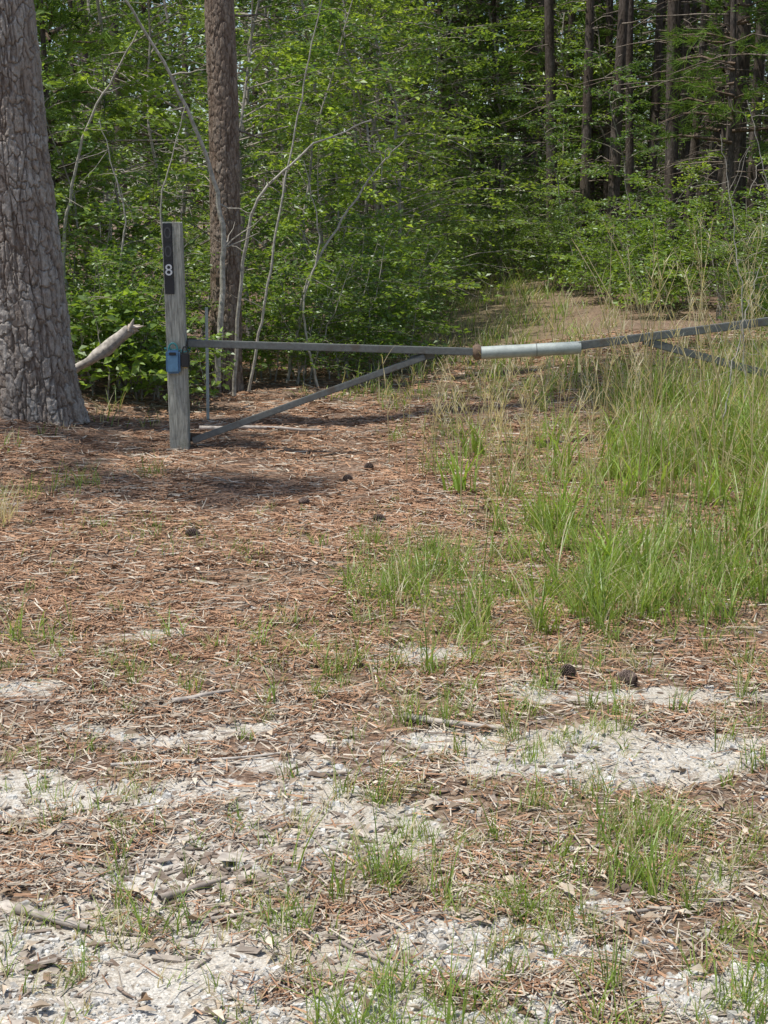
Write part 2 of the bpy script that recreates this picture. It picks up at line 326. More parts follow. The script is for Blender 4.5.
for a,b,nb,h,s in [(.08,5.85,150,.26,.11),(.2,6.3,120,.26,.12),(.0,6.6,60,.2,.12),(.85,7.2,120,.45,.07),(.08,4.35,40,.2,.025),(.05,5.0,26,.15,.03),(-.22,3.02,80,.11,.045),(-.55,3.0,14,.2,.02),
     (-.22,3.3,5,.30,.01),(1.0,4.15,5,.22,.008),(.58,3.3,80,.19,.05),(.7,3.55,60,.17,.04),(0.0,3.25,64,.19,.04),(.02,2.75,40,.16,.03),(.18,2.7,36,.14,.03),(.9,2.85,100,.18,.06),(1.05,3.1,80,.16,.06),(.75,2.7,60,.17,.05),(1.2,3.5,70,.17,.06),(.3,3.1,46,.15,.04),(-.1,2.6,30,.18,.03),(.42,2.6,30,.17,.04),
     (-1.3,5.3,70,.14,.10),(-1.15,7.0,130,.13,.22),(-1.75,8.3,70,.2,.08),(-1.95,8.0,60,.18,.1),(-1.4,8.6,50,.2,.05),(-1.15,2.85,50,.08,.05),(-.45,3.0,16,.17,.02),(1.35,4.5,40,.25,.06),(1.5,5.9,110,.38,.10),(1.9,6.6,150,.52,.12),(2.1,7.3,170,.64,.12),(1.65,8.3,130,.52,.1),(1.2,7.6,90,.35,.1),
     (2.6,8.6,150,.62,.12),(2.3,7.9,150,.6,.14),(.55,5.9,70,.24,.07),(.8,6.0,70,.22,.07),(1.1,6.2,80,.25,.08),(-.3,5.2,12,.15,.02),(-.1,5.6,14,.2,.02),(.3,5.5,18,.2,.03),(-1.4,5.3,16,.22,.02),(-.05,2.55,26,.14,.04),(-.6,6.6,40,.12,.07),(.35,8.9,60,.3,.08),(.5,10.2,70,.3,.1),(.1,10.4,40,.22,.06),
     (1.25,5.6,90,.3,.06),(.95,5.55,60,.2,.08),(2.0,5.9,90,.42,.07),(.62,6.6,60,.26,.05),(.7,8.0,70,.36,.06)]:
    tuft(a,b,nb,h,s,dry=.12,wid=.0048 if h>.2 else .0034,bend=1.0)
for a,b in [(.92,7.3),(1.1,9.0),(.6,9.4),(1.5,9.2),(2.2,8.0),(2.35,9.3),(1.9,8.9),(.45,8.2),(1.4,7.9),(1.0,6.3),(1.75,7.6),(2.5,8.8),(2.1,6.8)]: tuft(a,b,26,.42,.05,dry=0,wid=.015,splay=.35,bend=.8,c1=(.16,.25,.04),c2=(.33,.46,.09))
tuft(-2.02,7.35,130,.3,.07,dry=1.0,wid=.003,c1=DRY1,c2=DRY2)
add('grass',new_mesh('grass',gp,[M_grass]))
parts=[]
for i in range(270):
    if i<200: a,b,h=rng.uniform(1.3,3.6),rng.uniform(7.2,11.5),rng.uniform(.5,1.6)
    else: a,b,h=rng.normal(.75,.3),rng.normal(9.0,1.0),rng.uniform(.35,.75)
    z=float(hgt(a,b));az=rng.random()*6.28;le=rng.uniform(.05,.4)*h
    t=np.linspace(0,1,6);P=np.stack([a+np.cos(az)*le*t**2,b+np.sin(az)*le*t**2,z+h*t*(1-.08*t)],1)
    v,q=tube(P,np.linspace(.0032,.0014,6),4);g=rng.random();cc=np.array(DRY1)*1.1*(1-g)+np.array(DRY2)*1.05*g
    parts.append((v,q,cc,0))
    nl=11;ts=rng.uniform(.4,1,nl);Pb=np.stack([np.interp(ts,t,P[:,k]) for k in range(3)],1)
    v,q=blades(Pb,rng.random(nl)*6.28,rng.uniform(.2,.6,nl),rng.uniform(.2,1.2,nl),rng.uniform(.05,.16,nl),np.full(nl,.0035),3)
    parts.append((v,q,cc,0))
add('dry_grass_stems',new_mesh('dry_grass_stems',parts,[M_grass]))
# ---------------------------------------------------------------- trees
def bark_trunk(P,R,n,k,cellw,cellh,amp,seed,flare=.28):
    r=np.random.default_rng(seed);t=np.linspace(0,1,k);tc=np.linspace(0,1,len(P));P=np.asarray(P,float)
    C=np.stack([np.interp(t,tc,P[:,j]) for j in range(3)],1);Rr=np.interp(t,tc,R)
    th=np.arange(n)/n*2*np.pi;z=C[:,2]
    nc=int(round(2*np.pi*np.median(R)/cellw));nr=int((z[-1]-z[0])/cellh)+5
    jx=r.random((nc,nr));jy=r.random((nc,nr));idc=r.random((nc,nr))
    TH,ZZ=np.meshgrid(th,z,indexing='xy')
    Rm=np.median(R)
    def cyl(fs,fz,o):
        a=fbm(np.cos(TH)*Rm*fs+o,ZZ*fz+o);b=fbm(np.sin(TH)*Rm*fs+o+40,ZZ*fz+o+7);w=ss(.3,.7,np.cos(TH)**2);return b*w+a*(1-w)
    u=TH/(2*np.pi)*nc+1.3*(cyl(9,4,3)-.5)+.6*(cyl(30,14,9)-.5)
    v=(ZZ-z[0])/cellh+2+1.3*(cyl(12,7,21)-.5)+.5*(cyl(40,30,5)-.5)
    ui=np.floor(u).astype(int);vi=np.floor(v).astype(int);f1=np.full(u.shape,9.);f2=f1.copy();ID=np.zeros(u.shape)
    for dx in(-1,0,1):
        for dy in(-1,0,1):
            cx=ui+dx;cy=vi+dy;a=cx%nc;b=np.clip(cy,0,nr-1)
            d=np.hypot(cx+jx[a,b]-u,cy+jy[a,b]-v);m=d<f1
            f2=np.where(m,f1,np.minimum(f2,d));ID=np.where(m,idc[a,b],ID);f1=np.where(m,d,f1)
    e=ss(-.06,.20,f2-f1)
    fur=ss(.0,.05,np.abs(cyl(13,1.5,60)-.5))
    fine=cyl(60,28,33)
    e2=(.25+.75*e)*(.35+.65*fur)
    RR=Rr[:,None]+amp*(e2-.6)+amp*.45*(ID-.5)*e+amp*.9*(fine-.5)
    fl=np.exp(-(z-z[0])/.2)[:,None];RR=RR*(1+flare*fl+.06*fl*np.cos(TH*5+seed))
    V=np.stack([C[:,0:1]+RR*np.cos(TH),C[:,1:2]+RR*np.sin(TH),ZZ],-1).reshape(-1,3)
    i=np.arange(k-1)[:,None]*n;j=np.arange(n)[None];j2=(j+1)%n
    Q=np.stack([i+j,i+j2,i+n+j2,i+n+j],-1).reshape(-1,4)
    mixv=np.clip(e2*1.1+.5*(fine-.5),0,1)[...,None]
    pc_=(np.array([.32,.262,.218])*(1-ID[...,None])+np.array([.43,.385,.34])*ID[...,None])
    col=np.array([.13,.088,.065])*(1-mixv)+mixv*pc_
    return V,Q,col.reshape(-1,3)
def pine_crown(r,H,z0,nb,blen,lean=(0,0),tufts=8,nn=18,nl=.2,nw=.005,c2=(.17,.27,.06)):
    parts=[];TP=[];TD=[]
    for i in range(nb):
        t=(i+r.random())/nb;z=z0+(H-z0)*t;az=r.random()*6.283;L=blen*(1.05-.8*t)*r.uniform(.6,1.1)
        s=np.linspace(0,1,5);up=.25+.5*t
        P=np.stack([lean[0]*z+np.cos(az)*L*s,lean[1]*z+np.sin(az)*L*s,z+L*(up*s-.25*s**2)*r.uniform(.5,1.2)],1)
        P[1:]+=r.normal(0,.03*L,(4,3));v,q=tube(P,(.012+.012*L)*np.linspace(1,.25,5),4);parts.append((v,q,(.17,.13,.10),0))
        for j in range(tufts):
            u=.35+.65*(j+.5)/tufts;c=np.array([np.interp(u,s,P[:,k]) for k in range(3)])
            off=r.normal(0,.16,3)*(L*.5+.3);off[2]*=.5;TP.append(c+off);TD.append(nrm(np.array([np.cos(az),np.sin(az),.45])+r.normal(0,.55,3)))
    TP=np.array(TP);TD=np.array(TD);m=len(TP)
    b=np.repeat(TP,nn,0);d=nrm(np.repeat(TD,nn,0)+r.normal(0,.55,(m*nn,3)));b=b-np.repeat(TD,nn,0)*r.random((m*nn,1))*.12
    L=nl*r.uniform(.7,1.15,m*nn);s=nrm(np.cross(d,r.normal(0,1,(m*nn,3))))*nw
    tip=b+d*L[:,None];tip[:,2]-=.03
    V=np.stack([b-s,b+s,tip+s*.4,tip-s*.4],1).reshape(-1,3)
    t=np.clip(np.repeat(r.random(m),nn)*.7+r.random(m*nn)*.3,0,1);col=lerpc((.05,.09,.022),c2,t)
    parts.append((V,np.arange(m*nn*4).reshape(-1,4),np.repeat(col,4,0),1));return parts
def dead_stubs(r,z0,z1,n,parts,rad,lean=(0,0)):
    for i in range(n):
        z=r.uniform(z0,z1);az=r.random()*6.283;L=r.uniform(.2,1.4);s=np.linspace(0,1,5)
        P=np.stack([lean[0]*z+np.cos(az)*(rad*.6+L*s),lean[1]*z+np.sin(az)*(rad*.6+L*s),z+L*(.15*s-.3*s**2)],1);P[1:]+=r.normal(0,.03,(4,3))
        v,q=tube(P,np.linspace(.012,.003,5),4);parts.append((v,q,(.22,.19,.16),0))
gz=float(hgt(-2.46,10.35))-.04
zz_=np.array([0,1,2,3,4.6]);cx=-.075*zz_+.004*zz_**2
P=np.stack([cx,.01*zz_,zz_],1);R=[.288,.28,.272,.266,.258]
V,Q,C=bark_trunk(P,R,420,900,.062,.125,.024,5,.16)
parts=[(V,Q,C,0)]
zt=np.linspace(4.58,19,30);v,q=tube(np.stack([np.interp(4.6,zz_,cx)-.05*(zt-4.6),.01*zt,zt],1),.262*(1-(zt-4.58)/16),20);parts.append((v,q,(.3,.24,.2),1))
pcn=pine_crown(np.random.default_rng(3),19.5,11,44,2.8,(-.06,.01),10,14,.24,.010)
parts+=[(a,b,c,2 if m==1 else 1) for a,b,c,m in pcn]
me=new_mesh('pine_tree_near',parts,[M_plate,M_bark,M_needle],True);add('pine_tree',me,(-2.47,10.35,gz))
P=np.stack([np.array([0,.02,.03,.0,-.02]),0*zz_,np.array([0,1.2,2.5,4,6])],1)
V,Q,C=bark_trunk(P,[.138,.131,.125,.12,.115],170,620,.042,.09,.013,9,.2)
parts=[(V,Q,C*np.array([.68,.61,.56]),0)]
zt=np.linspace(5.98,17,20);v,q=tube(np.stack([-.02+0*zt,0*zt,zt],1),.115*(1-(zt-5.98)/12),14);parts.append((v,q,(.2,.15,.12),1))
pcn=pine_crown(np.random.default_rng(4),17,10,30,2.0,(0,0),9,12,.24,.009);parts+=[(a,b,c,2 if m==1 else 1) for a,b,c,m in pcn]
pp=[];dead_stubs(np.random.default_rng(8),2,7,10,pp,.12);parts+=[(a,b,c,1) for a,b,c,m in pp]
add('pine_tree',new_mesh('pine_tree_mid',parts,[M_plate,M_bark,M_needle],True),(-1.42,13.1,float(hgt(-1.42,13.1))-.05))
def forest_pine(seed,H,z0,rad,nb,bl,nn=9,nw=.009,tf=7):
    r=np.random.default_rng(seed);zt=np.linspace(0,H,40);ben=.12*np.sin(zt*.4+seed)
    th_parts=[]
    v,q=tube(np.stack([ben-ben[0],.08*np.sin(zt*.3),zt],1),rad*(1-.9*zt/H)+rad*.35*np.exp(-zt/.3),14)
    th_parts.append((v,q,(.120,.102,.09),0));dead_stubs(r,1.0,z0+1.5,34,th_parts,rad)
    return new_mesh('forest_pine',th_parts+pine_crown(r,H,z0,nb,bl,(0,0),tf,nn,.23,nw),[M_bark,M_needle],True)
FP=[forest_pine(11,16,8.0,.11,36,1.5,9,.011),forest_pine(12,15,7.5,.09,38,1.4,9,.011),forest_pine(13,17,8,.15,36,1.7,9,.011),forest_pine(14,12,2.8,.08,60,1.5,16,.006,8),forest_pine(15,7,1.4,.055,56,1.2,18,.005,9)]
fix=[(3.05,27,0,1),(3.5,26,1,1.1),(3.85,25,0,1),(4.7,26.5,1,1),(4.55,23.5,0,.95),(5.05,25,1,1),(5.35,24.5,0,1),(5.05,22,2,1.1),(5.55,22.5,1,1.05),(6.2,23,0,1),(6.6,21,2,1),
     (1.2,35,0,.9),(.4,32,1,.95),(3.3,33,2,1),(.9,40,1,1),(-4.6,18,1,1),(-.9,23,1,.9),(-.4,27,0,1),
     (4.3,25.6,1,.9),(3.7,28,1,.9),(5.9,24.5,1,1),(4.9,27.6,0,1),(5.6,29,2,1),(6.3,26.5,1,1),(4.1,30.2,1,1),(7.2,24,0,1),(3.0,29.7,1,.8),(4.75,24.3,1,.9),(4.1,27,1,1),(5.3,26,1,.9),(3.3,27.8,1,1),
     (3.4,29.5,3,1),(6.0,18.5,4,1),(5.6,27.5,3,1),(7.6,19,4,1.2),(4.2,28.4,3,1),(6.9,22.5,3,1),(3.9,27.5,4,1),(-3.0,13.7,4,.8),(1.3,31,3,1),(4.85,21,3,.8),(5.2,23.3,3,.9),(6.4,19.6,3,.8),(2.2,33,3,1),(.6,34,3,1),
     (-5.3,7.0,1,.95),(-5.9,8.4,0,.9)]  # two unseen pines left of frame, added to throw dappled shade on the path
def put(name,src,a,b,s,dz=.05):
    o=add(name,src.copy(),(a,b,float(hgt(a,b))-dz),rng.random()*6.28,s);return o
for a,b,v,s in fix: put('pine_tree',FP[v],a,b,s)
cand=0;pts=[(a,b) for a,b,_,_ in fix]
while cand<95:
    b=rng.uniform(20,56);a=rng.uniform(-.34*b-2,.34*b+2)
    if b<31 and abs(a-(1.0+.06*(b-14)))<1.5: continue
    if a<2 and b<27: continue
    if a>0 and b<23 and a<5: continue
    if min((a-p)**2+(b-q)**2 for p,q in pts)<.8: continue
    pts.append((a,b));put('pine_tree',FP[rng.choice([0,1,2,3,4],p=[.30,.3,.14,.20,.06])],a,b,rng.uniform(.85,1.15));cand+=1
def broadleaf(seed,H,nb,leaf=.075,stems=1,bl=.36,tz=.12,c1=(.06,.115,.022),c2=(.22,.34,.055),rad=.03,ntw=6,nlf=12,droop=.35,lw=.55):
    r=np.random.default_rng(seed);parts=[];LC=[];LD=[];TC=[]
    for sidx in range(stems):
        k=12;t=np.linspace(0,1,k);az=r.random()*6.283;le=r.uniform(.05,.3)*H*(1.5 if stems>1 else 1)
        h=H*r.uniform(.7,1) if stems>1 else H
        P=np.stack([np.cos(az)*le*t**1.5,np.sin(az)*le*t**1.5,h*t],1);P[1:,:2]+=np.cumsum(r.normal(0,.022*H,(k-1,2)),0)*.6
        if stems>1:P[:,:2]+=r.normal(0,.1,2)
        rr=rad*(1-.85*t);v,q=tube(P,rr,7);parts.append((v,q,(.30,.27,.23),0))
        for i in range(nb):
            u=tz+(1-tz)*(i+r.random())/nb;s0=np.array([np.interp(u,t,P[:,j]) for j in range(3)])
            a=r.random()*6.283;L=H*bl*(1.1-.75*u)*r.uniform(.5,1.15);s=np.linspace(0,1,5)
            B=s0+np.stack([np.cos(a)*L*s,np.sin(a)*L*s,L*(r.uniform(.2,.7)*s-droop*s**2)],1);B[1:]+=np.cumsum(r.normal(0,.04*L,(4,3)),0)*.5
            v,q=tube(B,np.linspace(rad*.35,.002,5),4);parts.append((v,q,(.27,.24,.19),0))
            shade=r.random()
            for j in range(ntw):
                w=.25+.75*(j+r.random())/ntw;p0=np.array([np.interp(w,s,B[:,m]) for m in range(3)])
                ta=a+r.choice([-1,1])*r.uniform(.3,1.2);Lt=r.uniform(.18,.5)*min(1,.5+L*.5);td=np.array([np.cos(ta),np.sin(ta),r.uniform(-.25,.3)])
                e=np.linspace(0,1,nlf);pp=p0+td*Lt*e[:,None];pp[:,2]-=.12*Lt*e**2
                v,q=tube(pp[[0,nlf//2,-1]],[.003,.002,.001],3);parts.append((v,q,(.2,.2,.1),0))
                sgn=np.where(np.arange(nlf)%2,1,-1);sd=np.stack([-np.sin(ta)*sgn,np.cos(ta)*sgn,0*sgn],1)
                LC.append(pp+r.normal(0,.025,(nlf,3)));LD.append(sd*.9+td*.6+r.normal(0,.35,(nlf,3)));TC.append(np.full(nlf,shade))
    LC=np.concatenate(LC);LD=np.concatenate(LD);TC=np.concatenate(TC);n=len(LC)
    up=nrm(np.array([0,-.25,1.])+r.normal(0,.6,(n,3)));L=leaf*r.uniform(.6,1.25,n);V,Q=leaves(LC,LD,up,L,L*lw)
    col=lerpc(c1,c2,np.clip(.65*TC+.35*r.random(n),0,1));parts.append((V,Q,np.repeat(col,4,0),1))
    return new_mesh('broadleaf',parts,[M_wood,M_leaf],False)
BL=[broadleaf(21,5.2,40,.08,c2=(.28,.39,.075)),broadleaf(22,6.5,46,.09,c2=(.24,.35,.07)),broadleaf(23,4.2,34,.075,rad=.022,c1=(.05,.10,.03),c2=(.16,.27,.06)),broadleaf(24,7.0,44,.09,rad=.04,c1=(.04,.08,.02),c2=(.12,.20,.042)),broadleaf(25,3.2,30,.085,bl=.42,rad=.018,c2=(.32,.44,.085))]  # fourth variant: shade of the forest interior put into its dark leaf colour
BU=[broadleaf(31,1.3,9,.065,6,.45,.15,rad=.010,ntw=4,nlf=10,c2=(.22,.33,.06)),broadleaf(32,1.9,10,.06,6,.4,.12,rad=.012,ntw=4,nlf=10,c2=(.18,.28,.05)),broadleaf(33,.9,6,.08,5,.5,.2,rad=.007,ntw=3,nlf=7,c2=(.28,.41,.08),lw=.7)]
sap=[(-3.1,13.1,0,.9),(-2.4,14.3,4,1),(-3.9,13.8,1,.9),(-1.0,15.4,2,1),(-2.4,15.9,1,.8),(-.45,16.2,4,1.1),(-.1,17.2,0,.9),(-1.6,17.5,3,.9),(-3.3,17,3,.9),(-4.8,15.5,1,.9),(.1,19.2,0,1),(-.9,19.5,3,.95),(-.2,21.5,1,1),(.2,24,0,1.1),(-1.6,22,3,.95),
     (-2.6,19.5,3,1),(-.6,24.5,3,1.1),(.7,28.5,1,1.1),(-.3,28,3,1.1),(-2.2,26,3,1),(-4.0,22,3,1),(1.9,31.5,3,1.1),(-2.5,13.4,2,.7),(-.6,14.8,4,.75),(.35,26,1,.95),(-1.75,15.0,0,.85),
     (5.8,20.5,4,1),(6.9,19.5,0,.9),(4.3,27,0,1),(5.2,28,3,1),(7.5,24,1,1),(3.2,31,1,1.1),(4.6,22.2,4,.7),(6.3,26,3,1),(.4,33,3,1.2),(2.6,34,3,1.2),(1.4,34,3,1.1),(3.4,28.2,4,.9),(1.0,31,3,1.1),(5.4,19.8,2,.8),(4.2,25,2,.9),(6.2,22,2,1),(3.2,25.5,4,.7),(3.4,29,1,1.05),(2.5,31,3,1.1),(3.0,24.0,2,.75),(2.9,27.5,0,.8),(2.0,29.8,2,1)]
for a,b,v,s in sap: put('broadleaf_sapling',BL[v],a,b,s,.03)
c=0
while c<28:
    b=rng.uniform(33,52);a=rng.uniform(-.31*b,.31*b)
    put('broadleaf_sapling',BL[3],a,b,rng.uniform(1,1.4),.03);c+=1  # far saplings all dark-leaved, interior shade imitated by leaf colour
bush=[(-2.35,12.3,0,.9),(-2.0,12.6,0,.8),(-.7,13.4,1,.7),(-.35,14.1,1,.8),(-.1,15,0,1),(-3.3,11.9,1,1),(-.6,13.8,0,.9),(.0,16.2,1,.9),(.1,17.6,0,1),(.15,19,1,1),(-.6,15.4,1,1),(.2,20.8,0,1),(-2.6,12.8,1,1),(-.2,14.6,2,1),(.4,22.5,1,1),
      (3.6,20,0,1),(4.3,18.5,1,.8),(5.2,17.8,0,1),(3.1,23,1,.8),(4.9,19.6,1,.9),(6.2,16.5,1,1),(2.8,25,1,.8),(3.9,15,2,1),(4.6,15.5,0,.9),(.6,25,1,1),(1.2,27.5,0,1),(1.9,28.5,1,1),(2.5,27.8,0,1),(3.2,28,1,1.1),(-1.65,11.7,2,.8),(1.6,29.5,1,1.1),(2.8,29.3,1,1.1),(-2.05,11.9,2,1.1),(-2.4,11.7,2,1.1),(-1.15,13.7,0,.8),(-3.1,10.9,2,.7),(.7,23.5,0,.8),
      (3.2,21.2,0,.9),(3.0,22.3,2,1),(3.5,18.8,2,1),(2.9,24,0,.9),(3.8,21.5,1,1),(-1.8,13.3,1,.7),(-2.1,12.1,1,.7),(1.3,26.5,1,.8),(2.2,27,1,.9)]
for a,b,v,s in bush: put('bush',BU[v],a,b,s,.02)
for i in range(45):
    b=rng.uniform(17,42);sd=rng.choice([-1,1]);a=(1+.06*(b-14))+sd*rng.uniform(1.9 if b<27 else 0,8)
    put('bush',BU[rng.integers(0,3)],a,b,rng.uniform(.7,1.3),.02)
def limb(pts,r0,name='bare_branch'):
    pts=np.array(pts,float);t=np.linspace(0,1,len(pts));u=np.linspace(0,1,30)
    P=np.stack([np.interp(u,t,pts[:,k]) for k in range(3)],1)
    for _ in range(4): P[1:-1]=(P[:-2]+2*P[1:-1]+P[2:])/4
    P[1:-1]+=rng.normal(0,.006,(28,3));parts=[]
    v,q=tube(P,np.linspace(r0,r0*.3,30),7);parts.append((v,q,(.40,.37,.31),0))
    for i in range(7):
        k=rng.integers(6,28);s=np.linspace(0,1,5);a=rng.normal(0,1,3);a[1]*=.4;a=a/np.linalg.norm(a)*rng.uniform(.15,.45)
        B=P[k]+a*s[:,None];B[1:]+=rng.normal(0,.01,(4,3));v,q=tube(B,np.linspace(r0*.3,.0015,5),5);parts.append((v,q,(.33,.3,.25),0))
    add(name,new_mesh(name,parts,[M_wood],True))
limb([(-1.42,12.4,.1),(-1.36,12.4,.8),(-1.33,12.4,1.35),(-1.38,12.4,1.75),(-1.55,12.3,2.3),(-1.85,12.2,2.9),(-2.1,12.1,3.3)],.028)
limb([(-1.3,12.6,.0),(-1.2,12.5,1.2),(-1.05,12.4,1.7),(-.6,12.4,2.1),(-.1,12.4,2.3)],.018)
limb([(-2.6,12.6,.1),(-2.75,12.6,1.2),(-2.5,12.5,2.2),(-2.0,12.4,3.0)],.020)
limb([(-.9,13.5,.0),(-.7,13.5,1.0),(-.1,13.5,1.9),(.2,13.4,2.2)],.016)
limb([(-1.2,12.9,.0),(-1.0,12.8,1.0),(-.75,12.8,2.3),(-.5,12.8,3.4)],.014)
limb([(-2.2,12.2,.0),(-2.25,12.2,.8),(-2.1,12.2,1.5),(-2.3,12.2,2.3)],.013)
limb([(-.6,13.2,.0),(-.75,13.2,.7),(-.55,13.2,1.3),(-.7,13.1,2.0)],.013)
limb([(-1.9,12.2,.0),(-1.75,12.2,.8),(-1.85,12.2,1.6),(-1.6,12.2,2.4)],.012)
for a,b,h,l in [(2.35,9.4,1.9,-.25),(2.75,9.8,2.1,-.4),(2.9,10.4,1.9,-.2),(2.0,8.6,1.2,.2),(2.5,8.4,1.5,-.1)]:
    z=float(hgt(a,b));limb([(a,b,z),(a+l*.2,b,z+h*.4),(a+l*.6,b,z+h*.75),(a+l,b,z+h)],.006,'dry_weed_stalk')
t=np.linspace(0,1,14);P=np.stack([-2.75+.83*t,11.05+.0*t,.10+.60*t+.02*np.sin(t*6)],1)
v,q=tube(P,.046*(1+.25*np.sin(t*9))*(1-.2*t),12);v+=rng.normal(0,.007,v.shape)
pl=[(v,q,(.40,.36,.31),0)]
for i in range(9):
    s=np.linspace(0,1,3);B=P[-1]+np.array([rng.uniform(.02,.12),rng.normal(0,.02),rng.uniform(-.02,.10)])*s[:,None]+rng.normal(0,.012,3);vv,qq=tube(B,[.022,.016,.003],5);pl.append((vv,qq,(.48,.41,.34),0))
add('fallen_log',new_mesh('fallen_log',pl,[M_wood],True))
# ---------------------------------------------------------------- distant forest mass
r=np.random.default_rng(77);n=75000
x=r.uniform(-45,45,n);y=r.uniform(58,72,n);z=r.random(n)**.8*17
k=fbm(x*.35,z*.5+y*.05)>.34;x=x[k];y=y[k];z=z[k];n=len(x)
V,Q=leaves(np.stack([x,y,z],1),r.normal(0,1,(n,3)),nrm(r.normal(0,1,(n,3))),r.uniform(.3,.6,n),r.uniform(.15,.35,n))
parts=[(V,Q,np.repeat(lerpc((.025,.05,.014),(.08,.135,.03),r.random(n)),4,0),1)]
for i in range(120):
    a,b=r.uniform(-45,45),r.uniform(56,70);zt=np.linspace(0,16,5);v,q=tube(np.stack([a+0*zt,b+0*zt,zt],1),np.linspace(.17,.04,5),7);parts.append((v,q,(.11,.09,.075),0))
add('distant_forest',new_mesh('distant_forest',parts,[M_wood,M_leaf]))
# ---------------------------------------------------------------- gate, post, sign, locks
def simple(name,col,rough=.6,metal=0,ns=30,amt=.2,bump=.1,rust=None,stretch=(1,1,1)):
    m,nt,o=mat(name);tc=N(nt,'ShaderNodeTexCoord');mp=N(nt,'ShaderNodeMapping');mp.inputs['Scale'].default_value=stretch;nt.links.new(tc.outputs['Object'],mp.inputs[0])
    n=N(nt,'ShaderNodeTexNoise',Scale=float(ns),Detail=7.0,Roughness=.65);nt.links.new(mp.outputs[0],n.inputs['Vector'])
    f=ramp(nt,n.outputs[0],[(.3,(1-amt,)*3),(.7,(1+amt,)*3)]);c=mixc(nt,1.0,col,f,'MULTIPLY')
    if rust:
        n2=N(nt,'ShaderNodeTexNoise',Scale=9.0,Detail=8.0,Roughness=.7);nt.links.new(tc.outputs['Object'],n2.inputs['Vector'])
        k=ramp(nt,n2.outputs[0],[(.52,(0,0,0)),(.66,(1,1,1))]);c=mixc(nt,k,c,rust)
    p=N(nt,'ShaderNodeBsdfPrincipled',Roughness=rough,Metallic=float(metal));nt.links.new(c,p.inputs['Base Color'])
    b=N(nt,'ShaderNodeBump',Strength=bump,Distance=.004);nt.links.new(n.outputs[0],b.inputs['Height']);nt.links.new(b.outputs[0],p.inputs['Normal'])
    nt.links.new(p.outputs[0],o.inputs[0]);return m
M_post=simple('weathered_wood',(.34,.33,.275),.9,0,14,.6,.8,(.20,.205,.15),(6,6,.5))
M_steel=simple('weathered_steel',(.135,.14,.13),.7,.05,40,.25,.15,(.11,.09,.07))
M_galv=simple('galvanised_pipe',(.37,.40,.365),.6,.1,25,.18,.1,(.27,.285,.25))
M_rust=simple('rust',(.15,.10,.065),.85,0,50,.4,.4)
M_black=simple('black_plastic',(.02,.02,.022),.45,0,60,.2,.05)
M_blue=simple('blue_lock_box',(.09,.19,.32),.5,0,40,.15,.05)
M_teal=simple('teal_strap',(.05,.25,.25),.5)
M_white=simple('white_digit',(.75,.75,.72),.6)
M_dim=simple('faded_digit',(.07,.07,.07),.6)
M_brass=simple('brass',(.35,.27,.12),.45,.8)
M_tag=simple('yellow_cord',(.7,.65,.35),.8)
import bmesh
def box(name,sz,loc,m,parent=None,rot=(0,0,0),bev=.004):
    bm=bmesh.new();bmesh.ops.create_cube(bm,size=1)
    for v in bm.verts: v.co=Vector((v.co.x*sz[0],v.co.y*sz[1],v.co.z*sz[2]))
    if bev: bmesh.ops.bevel(bm,geom=bm.edges[:],offset=bev,segments=2,affect='EDGES')
    me=bpy.data.meshes.new(name);bm.to_mesh(me);bm.free();me.materials.append(m)
    return add(name,me,loc,parent=parent,rot=rot)
def beam(name,A,B,w,h,m,parent):
    A=Vector(A);B=Vector(B);d=B-A
    o=box(name,(d.length,w,h),(A+B)/2,m,parent,bev=min(.005,w*.3));o.rotation_euler=(0,-math.asin(d.z/d.length),math.atan2(d.y,d.x));return o
def pipe(name,A,B,r,m,parent,n=28,seg=2,R=None):
    A=np.array(A);B=np.array(B);t=np.linspace(0,1,seg)[:,None];P=A+(B-A)*t
    v,q=tube(P,np.full(seg,r) if R is None else R,n)
    return add(name,new_mesh(name,[(v,q,(1,1,1),0)],[m],True),parent=parent)
def empty(name,loc=(0,0,0)):
    o=bpy.data.objects.new(name,None);S.collection.objects.link(o);o.location=loc;return o
GY=9.82
def post(x,zb,h,w=.128,d=.12):
    k=26;n=24;zs=np.linspace(-.3,h,k);V=[]
    th=np.arange(n)/n*2*np.pi
    sx=np.sign(np.cos(th))*np.abs(np.cos(th))**.18*w/2;sy=np.sign(np.sin(th))*np.abs(np.sin(th))**.18*d/2
    for i,z in enumerate(zs):
        j=1+.012*math.sin(z*5);f=1 if i<k-1 else .94
        V.append(np.stack([sx*j*f+rng.normal(0,.0012,n),sy*j*f+rng.normal(0,.0012,n),np.full(n,z)+(0 if i<k-1 else rng.normal(0,.003,n))],1))
    V=np.concatenate(V);i=np.arange(k-1)[:,None]*n;j=np.arange(n)[None];j2=(j+1)%n
    Q=np.stack([i+j,i+j2,i+n+j2,i+n+j],-1).reshape(-1,4)
    c=len(V);V=np.concatenate([V,[[0,0,h+.002]]]);b=(k-1)*n
    cap=np.array([[b+2*a,b+(2*a+1)%n,b+(2*a+2)%n,c] for a in range(n//2)]);Q=np.concatenate([Q,cap])
    return add('wooden_gate_post',new_mesh('wooden_gate_post',[(V,Q,(1,1,1),0)],[M_post],False),(x,GY,zb))
P1=post(-1.385,0,1.50);P1.rotation_euler=(0,-.008,0)
z3=float(hgt(3.75,GY));post(3.78,z3,1.45)
sg=empty('number_sign',(-1.420,GY-.0635,1.265));sg.rotation_euler=(0,-.008,0)
box('backing',(.062,.004,.46),(0,0,0),M_black,sg,bev=.001)
